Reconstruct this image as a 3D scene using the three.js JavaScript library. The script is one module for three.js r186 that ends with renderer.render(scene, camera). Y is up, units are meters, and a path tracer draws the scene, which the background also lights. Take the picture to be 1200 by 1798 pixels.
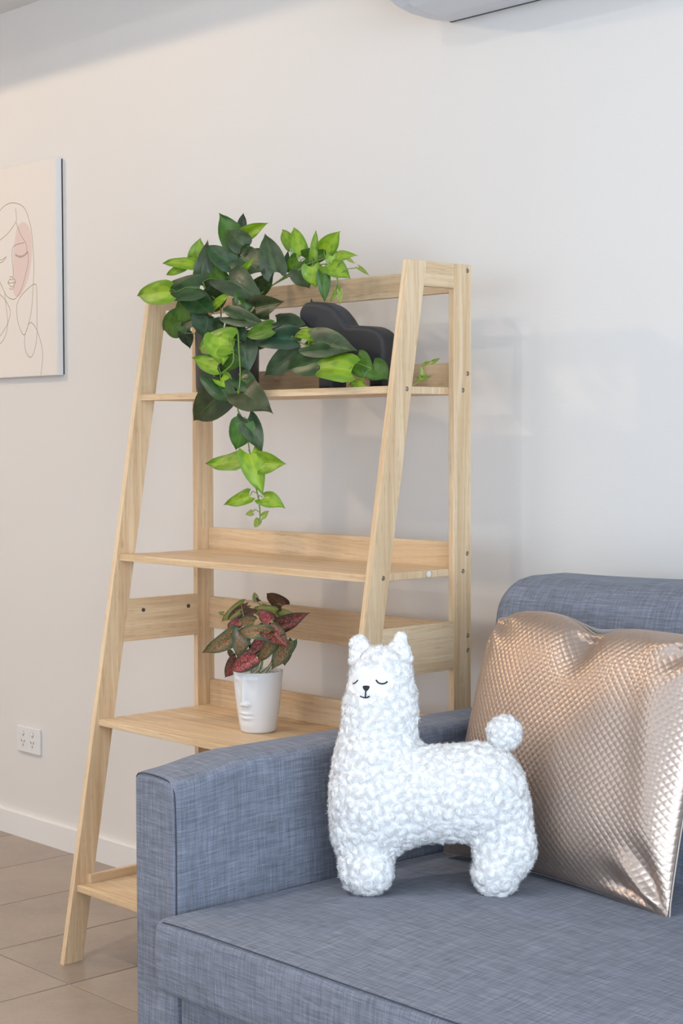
import * as THREE from 'three';
import { MarchingCubes } from 'three/addons/objects/MarchingCubes.js';
import { mergeGeometries, mergeVertices } from 'three/addons/utils/BufferGeometryUtils.js';
import { RectAreaLightUniformsLib } from 'three/addons/lights/RectAreaLightUniformsLib.js';

// ---------------------------------------------------------------- camera, sky, lights, exposure
const scene = new THREE.Scene();
const FOCAL = 2972.19, YAW = 0.82613, PITCH = -0.04472, ROLL = -0.0028;
const camera = new THREE.PerspectiveCamera(2 * Math.atan(899 / FOCAL) * 180 / Math.PI, 1200 / 1798, 0.05, 60);
camera.position.set(2.99186, 1.10865, 2.509);
camera.rotation.set(PITCH, YAW, ROLL, 'YXZ');
camera.updateMatrixWorld(true);
const renderer = new THREE.WebGLRenderer({ antialias: true });
renderer.toneMapping = THREE.LinearToneMapping;
renderer.toneMappingExposure = 1.05;
renderer.shadowMap.enabled = true;
renderer.shadowMap.type = THREE.PCFSoftShadowMap;
RectAreaLightUniformsLib.init();
scene.background = new THREE.Color(0.62, 0.78, 1.0);
scene.backgroundIntensity = 2.0;

const CEIL = 2.7;
const WINDOW = { color: new THREE.Color(0.72, 0.86, 1.0), intensity: 5.7 };      // daylight through the glazed doors on the right
const FRONTWINDOW = { color: new THREE.Color(0.95, 0.97, 1.0), intensity: 1.0 }; // daylight from the window behind the camera
const DOWNLIGHTS = [                                                            // recessed warm ceiling lamps: x, z, candela, colour, half beam, softness
  [0.92, 2.42, 1.6, [1.0, 0.93, 0.84], 1.52, 0.06],
  [0.50, 1.75, 5.0, [1.0, 0.88, 0.74], 0.95, 0.75],
  [-2.1, 1.74, 7.2, [1.0, 0.75, 0.50], 1.52, 0.06],
  [-0.6, 1.75, 3.6, [1.0, 0.84, 0.66], 0.95, 0.75],
];
{
  const w = new THREE.RectAreaLight(WINDOW.color, WINDOW.intensity, 3.0, 2.1);
  w.name = 'window_daylight'; w.position.set(4.36, 1.2, 2.7); w.lookAt(0, 1.2, 2.7); scene.add(w);
  const f = new THREE.RectAreaLight(FRONTWINDOW.color, FRONTWINDOW.intensity, 3.0, 1.6);
  f.name = 'window_daylight'; f.position.set(0.9, 1.5, 4.96); f.lookAt(0.9, 1.5, 0); scene.add(f);
}

// ---------------------------------------------------------------- helpers
let seed = 7;
const rnd = () => { seed = (seed * 1664525 + 1013904223) >>> 0; return seed / 4294967296; };
const rr = (a, b) => a + (b - a) * rnd();
const V = (x, y, z) => new THREE.Vector3(x, y, z);
const lerp = THREE.MathUtils.lerp, clamp = THREE.MathUtils.clamp, smooth = THREE.MathUtils.smoothstep;
const used = {};
function numbered(n) { used[n] = (used[n] ?? -1) + 1; return used[n] ? n + '_' + String(used[n]).padStart(3, '0') : n; }
function tag(o, label, category, group) { o.userData.label = label; o.userData.category = category; if (group) o.userData.group = group; return o; }
function thing(name, label, category, pos = [0, 0, 0], group) {
  const o = new THREE.Group(); o.name = numbered(name); o.position.set(...pos); scene.add(o); return tag(o, label, category, group);
}
function part(name, geo, mat, parent, label) {
  const m = new THREE.Mesh(geo, mat); m.name = numbered(name); m.castShadow = m.receiveShadow = true; parent.add(m);
  if (label) m.userData.label = label;
  return m;
}
function struct(name, geo, mat, parent = scene) {
  const m = new THREE.Mesh(geo, mat); m.name = numbered(name); m.castShadow = m.receiveShadow = true; parent.add(m);
  if (parent === scene) m.userData.kind = 'structure';
  return m;
}
// a photographed direction turned into a point of the room on the plane z = const (metres)
function onZ(px, py, z) {
  const d = V((px - 600) / FOCAL, -(py - 899) / FOCAL, -1).transformDirection(camera.matrixWorld), c = camera.position;
  return c.clone().addScaledVector(d, (z - c.z) / d.z);
}
function hash3(x, y, z) { let h = Math.imul(x, 374761393) ^ Math.imul(y, 668265263) ^ Math.imul(z, 2147483647 - 1274126177); h = Math.imul(h ^ (h >>> 13), 1274126177); return ((h ^ (h >>> 16)) >>> 0) / 4294967296; }
function noise3(x, y, z = 0, wx = 0, wy = 0) {
  const ix = Math.floor(x), iy = Math.floor(y), iz = Math.floor(z); let fx = x - ix, fy = y - iy, fz = z - iz;
  fx = fx * fx * (3 - 2 * fx); fy = fy * fy * (3 - 2 * fy); fz = fz * fz * (3 - 2 * fz);
  const m = (a, w) => (w ? ((a % w) + w) % w : a), h = (a, b, c) => hash3(m(ix + a, wx), m(iy + b, wy), iz + c);
  return lerp(lerp(lerp(h(0, 0, 0), h(1, 0, 0), fx), lerp(h(0, 1, 0), h(1, 1, 0), fx), fy), lerp(lerp(h(0, 0, 1), h(1, 0, 1), fx), lerp(h(0, 1, 1), h(1, 1, 1), fx), fy), fz);
}
const sl = (c) => (c <= 0.04045 ? c / 12.92 : Math.pow((c + 0.055) / 1.055, 2.4));
function dataTexture(w, h, f, srgb = true, rep = [1, 1]) {       // f(u, v) -> [r, g, b] in 0..255
  const d = new Uint8Array(w * h * 4);
  for (let y = 0; y < h; y++) for (let x = 0; x < w; x++) { const c = f(x / w, y / h), i = (y * w + x) * 4; for (let k = 0; k < 3; k++) d[i + k] = clamp(c[k] ?? c[0], 0, 255); d[i + 3] = 255; }
  const t = new THREE.DataTexture(d, w, h); t.magFilter = t.minFilter = THREE.LinearFilter; t.wrapS = t.wrapT = THREE.RepeatWrapping;
  t.repeat.set(...rep); if (srgb) t.colorSpace = THREE.SRGBColorSpace; t.needsUpdate = true; return t;
}
const mat = (color, roughness = 0.7, more = {}) => new THREE.MeshStandardMaterial({ color, roughness, ...more });
const phys = (o) => new THREE.MeshPhysicalMaterial(o);
// uv in metres: u runs along the given axis (the grain), v across it
function boardUV(geo, axis = 'x', du = 0, dv = 0) {
  const g = geo.index ? geo.toNonIndexed() : geo; g.computeVertexNormals();
  const p = g.attributes.position, n = g.attributes.normal, uv = new Float32Array(p.count * 2), A = ['x', 'y', 'z'].indexOf(axis);
  for (let i = 0; i < p.count; i++) {
    const P = [p.getX(i), p.getY(i), p.getZ(i)], N = [n.getX(i), n.getY(i), n.getZ(i)].map(Math.abs);
    const others = [0, 1, 2].filter((k) => k !== A), v = N[others[0]] > N[others[1]] ? others[1] : others[0];
    if (N[A] > 0.8) { uv[i * 2] = P[others[0]] * 0.2 + du; uv[i * 2 + 1] = P[others[1]] + dv; } else { uv[i * 2] = P[A] + du; uv[i * 2 + 1] = P[v] + dv; }
  }
  g.setAttribute('uv', new THREE.BufferAttribute(uv, 2)); return g;
}
// box with softly rounded edges, every face a grid so that it can be puffed; uv in metres
function softBox(w, h, d, r, n = 24, puff) {
  const pos = [], uv = [], idx = [];
  const faces = [[0, 1, 2, 1], [0, 1, 2, -1], [2, 1, 0, 1], [2, 1, 0, -1], [0, 2, 1, 1], [0, 2, 1, -1]], S = [w, h, d];
  for (const [a, b, c, s] of faces) {
    const start = pos.length / 3;
    const ticks = (L) => { const q = [], m = Math.max(2, Math.min(n, Math.ceil((L - 2 * r) / 0.02))); for (let i = 0; i <= 5; i++) q.push(-L / 2 + r * (1 - Math.cos(i / 5 * Math.PI / 2)) * 1.0); for (let i = 1; i < m; i++) q.push(-L / 2 + r + (L - 2 * r) * i / m); for (let i = 5; i >= 0; i--) q.push(L / 2 - r * (1 - Math.cos(i / 5 * Math.PI / 2))); return q; };
    const ta = ticks(S[a]), tb = ticks(S[b]);
    for (const y of tb) for (const x of ta) {
      const P = [0, 0, 0]; P[a] = x; P[b] = y; P[c] = s * S[c] / 2;
      const q = P.map((t, k) => clamp(t, -S[k] / 2 + r, S[k] / 2 - r)), D = V(P[0] - q[0], P[1] - q[1], P[2] - q[2]).normalize().multiplyScalar(r);
      let R = [q[0] + D.x, q[1] + D.y, q[2] + D.z]; if (puff) R = puff(R[0], R[1], R[2]);
      pos.push(...R); uv.push(x + a * 0.13, y + c * 0.17);
    }
    const na = ta.length;
    const flip = (s > 0) !== ([a, b, c].join('') === '012' || [a, b, c].join('') === '201' || [a, b, c].join('') === '120');
    for (let j = 0; j < tb.length - 1; j++) for (let i = 0; i < na - 1; i++) {
      const o = start + j * na + i;
      if (flip) idx.push(o, o + na, o + 1, o + 1, o + na, o + na + 1); else idx.push(o, o + 1, o + na, o + 1, o + na + 1, o + na);
    }
  }
  const g = new THREE.BufferGeometry(); g.setAttribute('position', new THREE.Float32BufferAttribute(pos, 3)); g.setAttribute('uv', new THREE.Float32BufferAttribute(uv, 2)); g.setIndex(idx);
  weldNormals(g); return g;
}
function weldNormals(g) {                                        // smooth normals shared by coincident points
  g.computeVertexNormals(); const p = g.attributes.position, n = g.attributes.normal, m = new Map();
  const key = (i) => Math.round(p.getX(i) * 5e3) + ',' + Math.round(p.getY(i) * 5e3) + ',' + Math.round(p.getZ(i) * 5e3);
  for (let i = 0; i < p.count; i++) { const k = key(i), a = m.get(k) ?? V(0, 0, 0); a.x += n.getX(i); a.y += n.getY(i); a.z += n.getZ(i); m.set(k, a); }
  for (const a of m.values()) a.normalize();
  for (let i = 0; i < p.count; i++) { const a = m.get(key(i)); n.setXYZ(i, a.x, a.y, a.z); }
}
const tube = (pts, r, seg = 24, rad = 6, closed = false) => new THREE.TubeGeometry(new THREE.CatmullRomCurve3(pts, closed), seg, r, rad, closed);
const box = (x0, x1, y0, y1, z0, z1) => new THREE.BoxGeometry(x1 - x0, y1 - y0, z1 - z0).translate((x0 + x1) / 2, (y0 + y1) / 2, (z0 + z1) / 2);
// shape in the (z, y) plane given as [z, y] points, with round holes, extruded along x from x0 by t
function sidePlate(pts, x0, t, holes = [], bevel = 0.0008) {
  const s = new THREE.Shape(pts.map(([z, y]) => new THREE.Vector2(-z, y)));
  for (const [z, y, r] of holes) { const h = new THREE.Path(); h.absarc(-z, y, r, 0, Math.PI * 2, true); s.holes.push(h); }
  const g = new THREE.ExtrudeGeometry(s, { depth: t - 2 * bevel, bevelEnabled: true, bevelThickness: bevel, bevelSize: bevel, bevelOffset: -bevel, bevelSegments: 2, curveSegments: 20 });
  return g.rotateY(Math.PI / 2).translate(x0 + bevel, 0, 0);     // (X, Y, Z) -> (Z, Y, -X): shape x = -z becomes z
}
function roundedBoard(x0, x1, y0, y1, z0, z1, r = 0.0012) { return softBox(x1 - x0, y1 - y0, z1 - z0, r, 2).translate((x0 + x1) / 2, (y0 + y1) / 2, (z0 + z1) / 2); }

// ---------------------------------------------------------------- materials
const plaster = dataTexture(512, 512, (u, v) => { const n = 128 + 70 * (noise3(u * 128, v * 128, 1, 128, 128) - 0.5) + 50 * (noise3(u * 256, v * 256, 2, 256, 256) - 0.5); return [n]; }, false, [2.5, 2.5]);
const wallMat = mat(new THREE.Color().setRGB(0.78, 0.752, 0.722), 0.5, { bumpMap: plaster, bumpScale: 0.00025 });
const ceilMat = mat(new THREE.Color().setRGB(0.8, 0.79, 0.775), 0.9);
const trimMat = mat(new THREE.Color().setRGB(0.84, 0.82, 0.80), 0.4);
const groutMat = mat(new THREE.Color().setRGB(0.29, 0.25, 0.22), 0.95);
const tileTex = dataTexture(1024, 1024, (u, v) => {
  let n = 0; for (const [f, a] of [[6, 0.35], [16, 0.3], [64, 0.2], [256, 0.25]]) n += a * (noise3(u * f, v * f, f, f, f) - 0.5);
  const k = 1 + 0.17 * n; return [160 * k, 145 * k, 132 * k];
});
const woodTex = dataTexture(2048, 1024, (u, v) => {               // 2 m along the grain, 0.5 m across
  const warp = 2.2 * (noise3(u * 5, v * 6, 3, 5, 6) - 0.5) + 0.9 * (noise3(u * 16, v * 12, 4, 16, 12) - 0.5);
  const y = v * 96 + warp * 1.6;
  let t = 0.45 * noise3(u * 7, y * 0.5, 5, 7) + 0.32 * noise3(u * 14, y * 1.3, 6, 14) + 0.23 * noise3(u * 40, y * 3.2, 7, 40);
  const pore = smooth(noise3(u * 90, v * 420 + warp * 3, 8, 90), 0.68, 0.86) * 0.32 * (0.3 + noise3(u * 10, v * 30, 9, 10, 30));
  t = clamp((t - 0.5) * 1.9 + 0.5, 0, 1);
  const lo = [208, 174, 134], hi = [230, 204, 168], c = lo.map((a, i) => lerp(a, hi[i], t));
  return c.map((a, i) => a * (1 - pore * [0.2, 0.25, 0.3][i]));
}, true, [0.5, 2]);
const woodMat = mat(0xffffff, 0.5, { map: woodTex });
const fabricTex = (() => {                                        // heathered weave, 0.5 m square
  const N = 1024, d = [];
  return dataTexture(N, N, (u, v) => {
    const hx = noise3(u * 26, Math.floor(v * 380), 11, 26, 380), hx2 = noise3(u * 9, Math.floor(v * 130), 12, 9, 130);
    const vy = noise3(v * 26, Math.floor(u * 380), 13, 26, 380), vy2 = noise3(v * 9, Math.floor(u * 130), 14, 9, 130);
    const grain = hash3(Math.floor(u * N), Math.floor(v * N), 5);
    const t = 0.36 * hx + 0.18 * hx2 + 0.30 * vy + 0.14 * vy2 + 0.16 * grain - 0.57;
    const k = 1 + 0.52 * t; return [116 * k, 120 * k, 132 * k];
  }, true, [2, 2]);
})();
const fabricBump = dataTexture(512, 512, (u, v) => [128 + 60 * (Math.sin(u * 512 * Math.PI / 2) * Math.sin(v * 512 * Math.PI / 2)) + 60 * (hash3(Math.floor(u * 256), Math.floor(v * 256), 3) - 0.5)], false, [4, 4]);
const fabricMat = phys({ color: 0xffffff, map: fabricTex, roughness: 0.95, bumpMap: fabricBump, bumpScale: 0.0006, sheen: 0.25, sheenRoughness: 0.6, sheenColor: new THREE.Color(0.6, 0.65, 0.75) });
const seamMat = mat(0x3a3e48, 0.95);
const whitePlastic = mat(new THREE.Color().setRGB(0.80, 0.79, 0.78), 0.35);
const darkHole = mat(0x1b1715, 0.9), steel = mat(0xb9b6b0, 0.35, { metalness: 0.9 });

// ---------------------------------------------------------------- the room
const X0 = -3.4, X1 = 4.4, Z1 = 5.0, T = 0.12;
const floor = struct('floor', box(X0 - T, X1 + T, -0.12, -0.002, -T, Z1 + T), groutMat);
{
  const mats = [0, 1, 2, 3].map((i) => { const t = tileTex.clone(); t.repeat.set(1.2, 1.2); t.offset.set(i * 0.27, i * 0.41); t.needsUpdate = true; const m = mat(new THREE.Color().setScalar(0.94 + i * 0.03), 0.38, { map: t }); return m; });
  const W = 0.2965, L = 0.5965, shape = boardUV(roundedBoard(-W / 2, W / 2, -0.009, 0, -L / 2, L / 2, 0.0012), 'z');
  const shape2 = shape.clone(); shape2.attributes.uv = shape2.attributes.uv.clone(); for (let i = 0; i < shape2.attributes.uv.count; i++) shape2.attributes.uv.setXY(i, shape2.attributes.uv.getX(i) + 0.37, shape2.attributes.uv.getY(i) + 0.21);
  for (let i = -6; i <= 9; i++) for (let j = 0; j < 8; j++) { // the first row runs on to the wall
    const m = struct('tile', (i + j) % 2 ? shape : shape2, mats[(i * 7 + j * 3 + 60) % 4], floor);
    m.position.set(-0.176 + 0.15 + 0.3 * i, 0, j ? 0.02 + 0.3 + 0.6 * j : 0.30925); if (!j) m.scale.z = 0.6175 / L;
  }
}
const wallBack = struct('wall_back', (() => { const g = new THREE.PlaneGeometry(X1 - X0 + 2 * T, CEIL + 0.1); return boardUV(mergeGeometries([box(X0 - T, X1 + T, -0.1, CEIL + 0.1, -T, 0).toNonIndexed()]), 'x'); })(), wallMat);
struct('wall_left', boardUV(box(X0 - T, X0, -0.1, CEIL + 0.1, 0, Z1), 'z'), wallMat);
function wallWithOpening(name, along, at, a0, a1, oa0, oa1, oy0, oy1) {        // a wall with one opening, four blocks joined
  const b = (p0, p1, y0, y1) => (along === 'z' ? box(at, at + T, y0, y1, p0, p1) : box(p0, p1, y0, y1, at, at + T));
  struct(name, boardUV(mergeGeometries([b(a0, oa0, -0.1, CEIL + 0.1), b(oa1, a1, -0.1, CEIL + 0.1), b(oa0, oa1, -0.1, oy0), b(oa0, oa1, oy1, CEIL + 0.1)].map((g) => g.toNonIndexed())), along), wallMat);
}
wallWithOpening('wall_right', 'z', X1, 0, Z1, 1.15, 4.25, 0.1, 2.3);
wallWithOpening('wall_front', 'x', Z1, X0 - T, X1 + T, -0.65, 2.45, 0.65, 2.35);
struct('ceiling', box(X0 - T, X1 + T, CEIL, CEIL + T, -T, Z1 + T), ceilMat);
struct('trim_1', box(X0, X1, 2.272, CEIL, 0, 0.6), ceilMat).userData.label = 'dropped bulkhead along the wall';
{ // skirting board with an eased top edge
  const s = new THREE.Shape(); s.moveTo(0, 0); s.lineTo(0.013, 0); s.lineTo(0.013, 0.063); s.quadraticCurveTo(0.013, 0.0665, 0.008, 0.0665); s.lineTo(0, 0.0665);
  const g = new THREE.ExtrudeGeometry(s, { depth: X1 - X0, bevelEnabled: false }).rotateY(Math.PI / 2);   // shape x -> -z
  g.scale(1, 1, -1); const ix = g.index; const p = g.attributes.position; // mirrored: reverse the winding
  for (let i = 0; i < p.count; i += 3) for (let k = 0; k < 3; k++) { const a = p.array[i * 3 + 3 + k]; p.array[i * 3 + 3 + k] = p.array[i * 3 + 6 + k]; p.array[i * 3 + 6 + k] = a; }
  g.deleteAttribute('uv'); g.computeVertexNormals(); struct('baseboard_back', g.translate(X0, 0, 0), trimMat);
}
{ // glazing of the two window openings
  const frameMat = mat(0x2c2d30, 0.45, { metalness: 0.4 }), glass = phys({ color: 0xffffff, transmission: 1, thickness: 0, roughness: 0, ior: 1.45 });
  const bar = (x0, x1, y0, y1, z0, z1) => box(x0, x1, y0, y1, z0, z1);
  const w1 = struct('window_1', mergeGeometries([bar(4.42, 4.48, 0.1, 0.15, 1.15, 4.25), bar(4.42, 4.48, 2.25, 2.3, 1.15, 4.25), bar(4.42, 4.48, 0.15, 2.25, 1.15, 1.2), bar(4.42, 4.48, 0.15, 2.25, 4.2, 4.25), bar(4.42, 4.48, 0.15, 2.25, 2.67, 2.73)]), frameMat);
  struct('pane', bar(4.445, 4.451, 0.15, 2.25, 1.2, 2.67), glass, w1); struct('pane', bar(4.445, 4.451, 0.15, 2.25, 2.73, 4.2), glass, w1);
  const w2 = struct('window_2', mergeGeometries([bar(-0.65, 2.45, 0.65, 0.7, 5.03, 5.09), bar(-0.65, 2.45, 2.3, 2.35, 5.03, 5.09), bar(-0.65, -0.6, 0.7, 2.3, 5.03, 5.09), bar(2.4, 2.45, 0.7, 2.3, 5.03, 5.09), bar(0.87, 0.93, 0.7, 2.3, 5.03, 5.09)]), frameMat);
  struct('pane', bar(-0.6, 0.87, 0.7, 2.3, 5.055, 5.061), glass, w2); struct('pane', bar(0.93, 2.4, 0.7, 2.3, 5.055, 5.061), glass, w2);
}
DOWNLIGHTS.forEach(([x, z, cd, c, beam, soft], i) => {
  const t = thing('downlight', ['round recessed downlight in the ceiling nearest the windows', 'round recessed downlight in the ceiling over the ladder shelf', 'round recessed warm downlight in the ceiling beyond the canvas', 'round recessed downlight in the ceiling between the canvas and the ladder shelf'][i], 'lamp', [x, CEIL, z]);
  part('lamp_trim', new THREE.LatheGeometry([[0.04, -0.001], [0.042, -0.006], [0.055, -0.006], [0.058, -0.001], [0.058, 0.0]].map(([a, b]) => new THREE.Vector2(a, b)), 40), whitePlastic, t);
  part('diffuser', new THREE.CylinderGeometry(0.04, 0.04, 0.002, 32).translate(0, -0.002, 0), mat(0xffffff, 0.6, { emissive: new THREE.Color(...c), emissiveIntensity: 3 }), t);
  const l = new THREE.SpotLight(new THREE.Color(...c), cd, 0, beam, soft, 2); l.name = 'downlight_lamp'; l.position.set(x, CEIL - 0.02, z); l.target.position.set(x, 0, z); l.castShadow = true; l.shadow.radius = i ? 2.4 : 1.0; l.shadow.mapSize.set(1024, 1024);
  scene.add(l, l.target);
});

// ---------------------------------------------------------------- air conditioner
{
  const t = thing('air_conditioner', 'white wall-mounted split air conditioner with a rounded underside', 'air conditioner', [0.598, 1.943, 0]);
  const prof = [[0, 0.327], [0, 0.001], [0.017, -0.003], [0.06, -0.006], [0.117, -0.004], [0.155, 0.003], [0.18, 0.0145], [0.2, 0.033], [0.212, 0.065], [0.215, 0.14], [0.214, 0.29], [0.2, 0.322], [0.185, 0.327]];
  const s = new THREE.Shape(prof.map(([z, y]) => new THREE.Vector2(-z, y)));
  const body = new THREE.ExtrudeGeometry(s, { depth: 0.836, bevelEnabled: true, bevelThickness: 0.012, bevelSize: 0.01, bevelOffset: -0.01, bevelSegments: 4 }).rotateY(Math.PI / 2).translate(0.012, -0.0, 0.0);
  const acMat = mat(new THREE.Color().setRGB(0.72, 0.74, 0.78), 0.35);
  part('casing', body, acMat, t);
  const lou = new THREE.Shape([[0.085, -0.0075], [0.15, 0.0], [0.178, 0.0115], [0.182, 0.008], [0.155, -0.004], [0.088, -0.011]].map(([z, y]) => new THREE.Vector2(-z, y)));
  part('louver', new THREE.ExtrudeGeometry(lou, { depth: 0.76, bevelEnabled: false }).rotateY(Math.PI / 2).translate(0.05, 0, 0), acMat, t);
  part('end_seam', tube([V(0.045, -0.0065, 0.08), V(0.045, 0.001, 0.15), V(0.045, 0.03, 0.2), V(0.045, 0.12, 0.2155)], 0.0007, 16, 5), mat(0x85868a, 0.8), t);
  part('wall_bracket', box(0.004, 0.852, -0.001, 0.0035, 0.0006, 0.006), mat(0x5a5a5c, 0.8), t);
}

// ---------------------------------------------------------------- canvas print
{
  const w = 0.56, h = 0.572, x1 = -0.811, y0 = 1.272;
  const t = thing('canvas_print', 'pale stretched canvas print with a one-line drawing of a sleeping face', 'picture', [x1 - w / 2, y0, 0]);
  const c = document.createElement('canvas'); c.width = 1120; c.height = 1144; const g = c.getContext('2d');
  g.fillStyle = '#ece4dc'; g.fillRect(0, 0, 1120, 1144);
  const S = 2000, q = ([a, b]) => [(a + w) * S, (y0 + h - b) * S];
  const curve = (pts, close) => { const P = pts.map(q); g.beginPath(); g.moveTo(...P[0]); for (let i = 0; i < P.length - 1; i++) { const a = P[Math.max(0, i - 1)], b = P[i], d = P[i + 1], e = P[Math.min(P.length - 1, i + 2)]; g.bezierCurveTo(b[0] + (d[0] - a[0]) / 6, b[1] + (d[1] - a[1]) / 6, d[0] - (e[0] - b[0]) / 6, d[1] - (e[1] - b[1]) / 6, d[0], d[1]); } if (close) g.closePath(); };
  g.fillStyle = 'rgba(226,190,184,0.55)'; curve([[-0.192, 1.68], [-0.165, 1.69], [-0.14, 1.682], [-0.122, 1.655], [-0.118, 1.6], [-0.138, 1.535], [-0.18, 1.492], [-0.212, 1.5], [-0.214, 1.56], [-0.21, 1.62], [-0.192, 1.68]], true); g.fill();
  g.lineWidth = 3.6; g.lineJoin = g.lineCap = 'round'; g.strokeStyle = '#9a876a';
  const lines = [
    [[-0.32, 1.70], [-0.279, 1.733], [-0.238, 1.747], [-0.197, 1.745], [-0.157, 1.73], [-0.135, 1.702], [-0.119, 1.662], [-0.112, 1.612], [-0.109, 1.562], [-0.117, 1.484], [-0.129, 1.432], [-0.161, 1.384], [-0.191, 1.417], [-0.198, 1.46], [-0.182, 1.485], [-0.149, 1.504], [-0.108, 1.518], [-0.096, 1.504], [-0.096, 1.437], [-0.097, 1.384], [-0.109, 1.341], [-0.131, 1.321], [-0.155, 1.34], [-0.159, 1.376], [-0.141, 1.407], [-0.124, 1.415], [-0.098, 1.394], [-0.076, 1.354], [-0.07, 1.319], [-0.08, 1.272]],
    [[-0.198, 1.73], [-0.195, 1.712], [-0.197, 1.694], [-0.24, 1.666], [-0.285, 1.649], [-0.33, 1.62]],
    [[-0.197, 1.694], [-0.172, 1.656], [-0.146, 1.629], [-0.143, 1.607], [-0.136, 1.599], [-0.141, 1.568], [-0.168, 1.516], [-0.196, 1.489], [-0.22, 1.484], [-0.25, 1.496], [-0.27, 1.519], [-0.29, 1.55], [-0.3, 1.6]],
    [[-0.156, 1.634], [-0.193, 1.632], [-0.215, 1.624], [-0.219, 1.595], [-0.214, 1.566], [-0.215, 1.546], [-0.232, 1.547]],
    [[-0.201, 1.606], [-0.18, 1.599], [-0.157, 1.601], [-0.138, 1.609]], [[-0.201, 1.603], [-0.18, 1.596], [-0.157, 1.598], [-0.139, 1.606]],
    [[-0.30, 1.592], [-0.282, 1.589], [-0.265, 1.592], [-0.249, 1.603]], [[-0.29, 1.597], [-0.27, 1.597], [-0.249, 1.603]],
    [[-0.242, 1.531], [-0.231, 1.540], [-0.222, 1.537], [-0.213, 1.541], [-0.202, 1.530], [-0.222, 1.518], [-0.242, 1.531]], [[-0.242, 1.531], [-0.222, 1.529], [-0.202, 1.530]], [[-0.235, 1.516], [-0.222, 1.511], [-0.21, 1.518]],
    [[-0.31, 1.52], [-0.284, 1.502], [-0.254, 1.482], [-0.231, 1.451], [-0.245, 1.42], [-0.273, 1.395], [-0.31, 1.37]], [[-0.26, 1.508], [-0.252, 1.464], [-0.245, 1.42], [-0.259, 1.384], [-0.29, 1.363], [-0.34, 1.35]],
  ];
  for (const l of lines) { curve(l); g.stroke(); }
  const tex = new THREE.CanvasTexture(c); tex.colorSpace = THREE.SRGBColorSpace;
  const cloth = mat(new THREE.Color().setRGB(0.80, 0.78, 0.765), 0.85);
  part('stretched_canvas', softBox(w, h, 0.018, 0.0022, 2).translate(0, h / 2, 0.0125), cloth, t);
  part('print', new THREE.PlaneGeometry(w - 0.006, h - 0.006).translate(0, h / 2, 0.0218), mat(0xffffff, 0.85, { map: tex }), t);
  const rail = mat(0x2b2724, 0.9);
  part('stretcher', mergeGeometries([box(w / 2 - 0.03, w / 2 - 0.0012, 0.003, h - 0.003, 0, 0.004), box(-w / 2 + 0.0012, -w / 2 + 0.03, 0.003, h - 0.003, 0, 0.004), box(-w / 2 + 0.03, w / 2 - 0.03, 0.003, 0.03, 0, 0.004), box(-w / 2 + 0.03, w / 2 - 0.03, h - 0.03, h - 0.003, 0, 0.004)]), rail, t);
}

// ---------------------------------------------------------------- power outlet
{
  const t = thing('power_outlet', 'white double power outlet with two rocker switches on the wall', 'outlet', [-1.0, 0.275, 0]);
  part('cover_plate', softBox(0.115, 0.072, 0.009, 0.003, 2).translate(0, 0, 0.0045), whitePlastic, t);
  for (const s of [-1, 1]) {
    const x = s * 0.0235;
    const k = part('rocker_switch', new THREE.CylinderGeometry(0.0055, 0.0055, 0.004, 24).rotateX(Math.PI / 2 + 0.3).translate(x, 0.0165, 0.0105), mat(new THREE.Color().setRGB(0.9, 0.88, 0.86), 0.3), t);
    part('switch_gap', new THREE.TorusGeometry(0.0062, 0.0007, 8, 28).translate(x, 0.0165, 0.0091), mat(0x8a8076, 0.8), k);
    for (const [dx, dy, a] of [[-0.0065, -0.003, 0.52], [0.0065, -0.003, -0.52], [0, -0.014, 0]]) part('pin_slot', new THREE.BoxGeometry(0.0018, 0.0075, 0.0006).rotateZ(a).translate(x + dx, dy - 0.002, 0.0091), darkHole, t);
  }
}

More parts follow.
